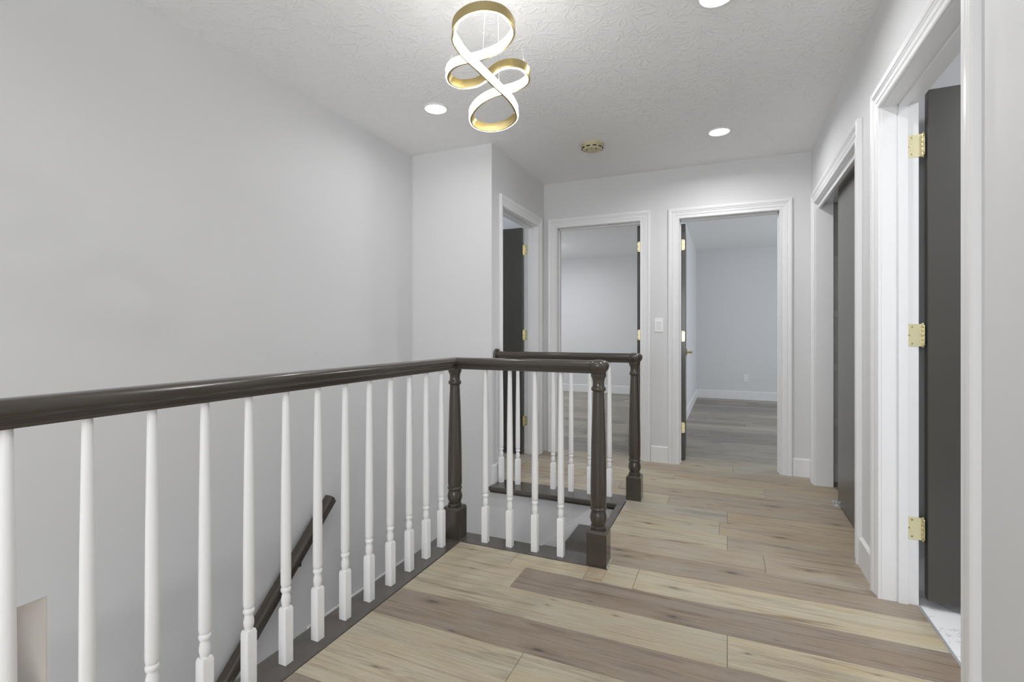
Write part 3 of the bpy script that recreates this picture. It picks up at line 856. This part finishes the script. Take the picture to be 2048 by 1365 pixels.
# ------------------------------------------------------------------ recessed ceiling lights
def downlight(x, y, label, power=5):
    r = tag(empty('ceiling_light', (x, y, CEIL)), label, 'ceiling light', 'recessed lights in the hall ceiling')
    bm = bmesh.new(); lathe(bm, [(0.064, -0.004), (0.064, -0.006), (0.074, -0.004), (0.076, -0.001), (0.076, 0.0)], 32, cap=False)
    obj('trim_ring', bm, M_PLASTIC, r, smooth=True)
    bm = bmesh.new(); lathe(bm, [(0.066, -0.0045), (0.066, -0.001)], 32)
    obj('lens', bm, M_LENS, r, smooth=True)
    a = area('downlight_beam', (x, y, CEIL - 0.008), (0, 0, -1), 0.12, 0.12, power, WARM, 'DISK', 165)
    return r
downlight(-1.617, 2.572, 'round recessed ceiling light above the stairwell, left of the pendant lamp', 2.1)
downlight(-0.050, 3.626, 'round recessed ceiling light in front of the bedroom doorway', 8.0)
downlight(-0.040, 2.160, 'round recessed ceiling light cut by the top edge of the picture', 7.5)
downlight(-0.30, 0.2, 'added round recessed ceiling light, unseen behind the camera', 3)  # unseen light added to even out the brightness of the near hall
# lamp in the far room beyond the middle doorway
bm = bmesh.new(); lathe(bm, [(0.02, -0.09), (0.10, -0.075), (0.15, -0.04), (0.16, -0.015), (0.16, 0.0)], 28)
tag(obj('ceiling_dome_light', bm, M_DOME, smooth=True, loc=(-2.75, 7.35, CEIL)), 'ceiling lamp in the far room hidden by the middle doorway', 'ceiling light')
area('far_room_lamp', (-2.75, 7.35, CEIL - 0.10), (0, 0, -1), 0.3, 0.3, 14, (0.95, 0.97, 1.0), 'DISK')

# ------------------------------------------------------------------ smoke detector, switch, outlet
sd = tag(empty('smoke_detector', (-0.892, 3.515, CEIL)), 'yellowed round smoke detector on the ceiling', 'smoke detector')
bm = bmesh.new(); lathe(bm, [(0.081, 0.0), (0.081, -0.010), (0.078, -0.014)], 36, cap=False); obj('base_plate', bm, M_YELLOW, sd, smooth=True)
bm = bmesh.new(); lathe(bm, [(0.076, -0.012), (0.0755, -0.022), (0.070, -0.034), (0.055, -0.042), (0.052, -0.0405), (0.036, -0.041), (0.030, -0.045), (0.0, -0.0455)], 36, cap=False)
obj('cover', bm, M_YELLOW, sd, smooth=True)
bm = bmesh.new()
for k in range(10):
    a = 2 * PI * k / 10 + 0.14
    R = Matrix.Rotation(a, 3, 'Z')
    c = R @ Vector((0.0725, 0, -0.030))
    box(bm, c - Vector((0.004, 0.013, 0.0028)), c + Vector((0.004, 0.013, 0.0028)), rot=R)
obj('vent_slots', bm, M_DARK, sd)
M_BUTTON = paint('button_plastic', (0.33, 0.30, 0.17), 0.5)
for a, rr in ((3.9, 0.009), (5.6, 0.007), (4.8, 0.004)):
    bm = bmesh.new()
    lathe(bm, [(rr, -0.047), (rr, -0.040)], 14, at=(0.045 * math.cos(a), 0.045 * math.sin(a), 0))
    obj('test_button', bm, M_BUTTON, sd, smooth=True)

def plate(name, loc, label, cat, w_=0.071, h_=0.116):
    r = tag(empty(name, loc), label, cat)
    bm = bmesh.new(); box(bm, (-w_ / 2, -0.006, -h_ / 2), (w_ / 2, -0.0002, h_ / 2), 0.002, seg=2); obj('cover_plate', bm, M_PLASTIC, r)
    return r
r = plate('light_switch', (-0.524, YB, 1.147), 'white rocker light switch between the two back doorways', 'light switch')
bm = bmesh.new(); box(bm, (-0.0185, -0.009, -0.035), (0.0185, -0.0055, 0.035), 0.001); obj('switch_frame', bm, M_PLASTIC, r)
bm = bmesh.new(); box(bm, (-0.0155, -0.0125, -0.031), (0.0155, -0.0075, 0.031), 0.001, rot=Matrix.Rotation(0.10, 3, 'X')); obj('rocker', bm, M_PLASTIC, r)
r = plate('wall_outlet', (0.272, 8.85, 0.355), 'white wall outlet low on the bedroom far wall', 'outlet')
for z in (-0.02, 0.02):
    bm = bmesh.new(); box(bm, (-0.016, -0.0085, z - 0.014), (0.016, -0.0055, z + 0.014), 0.002)
    f = obj('socket_face', bm, M_PLASTIC, r)
    for x in (-0.006, 0.006):
        bm = bmesh.new(); box(bm, (x - 0.0012, -0.0089, z - 0.004), (x + 0.0012, -0.0084, z + 0.005))
        obj('socket_slot', bm, M_DARK, f)

# unseen window behind the camera, added to carry the fill light
w1 = struct(empty('fill_window_1', (-0.35, YF, 1.35)), 'added white window for the fill light at the end of the hall behind the camera')
bm = bmesh.new()
for lo, hi in (((-0.70, -0.12, -0.65), (-0.64, 0.0, 0.65)), ((0.64, -0.12, -0.65), (0.70, 0.0, 0.65)), ((-0.70, -0.12, -0.65), (0.70, 0.0, -0.59)), ((-0.70, -0.12, 0.59), (0.70, 0.0, 0.65)), ((-0.02, -0.09, -0.6), (0.02, -0.04, 0.6))):
    box(bm, lo, hi, 0.002)
obj('fill_window_frame', bm, M_TRIM, w1)
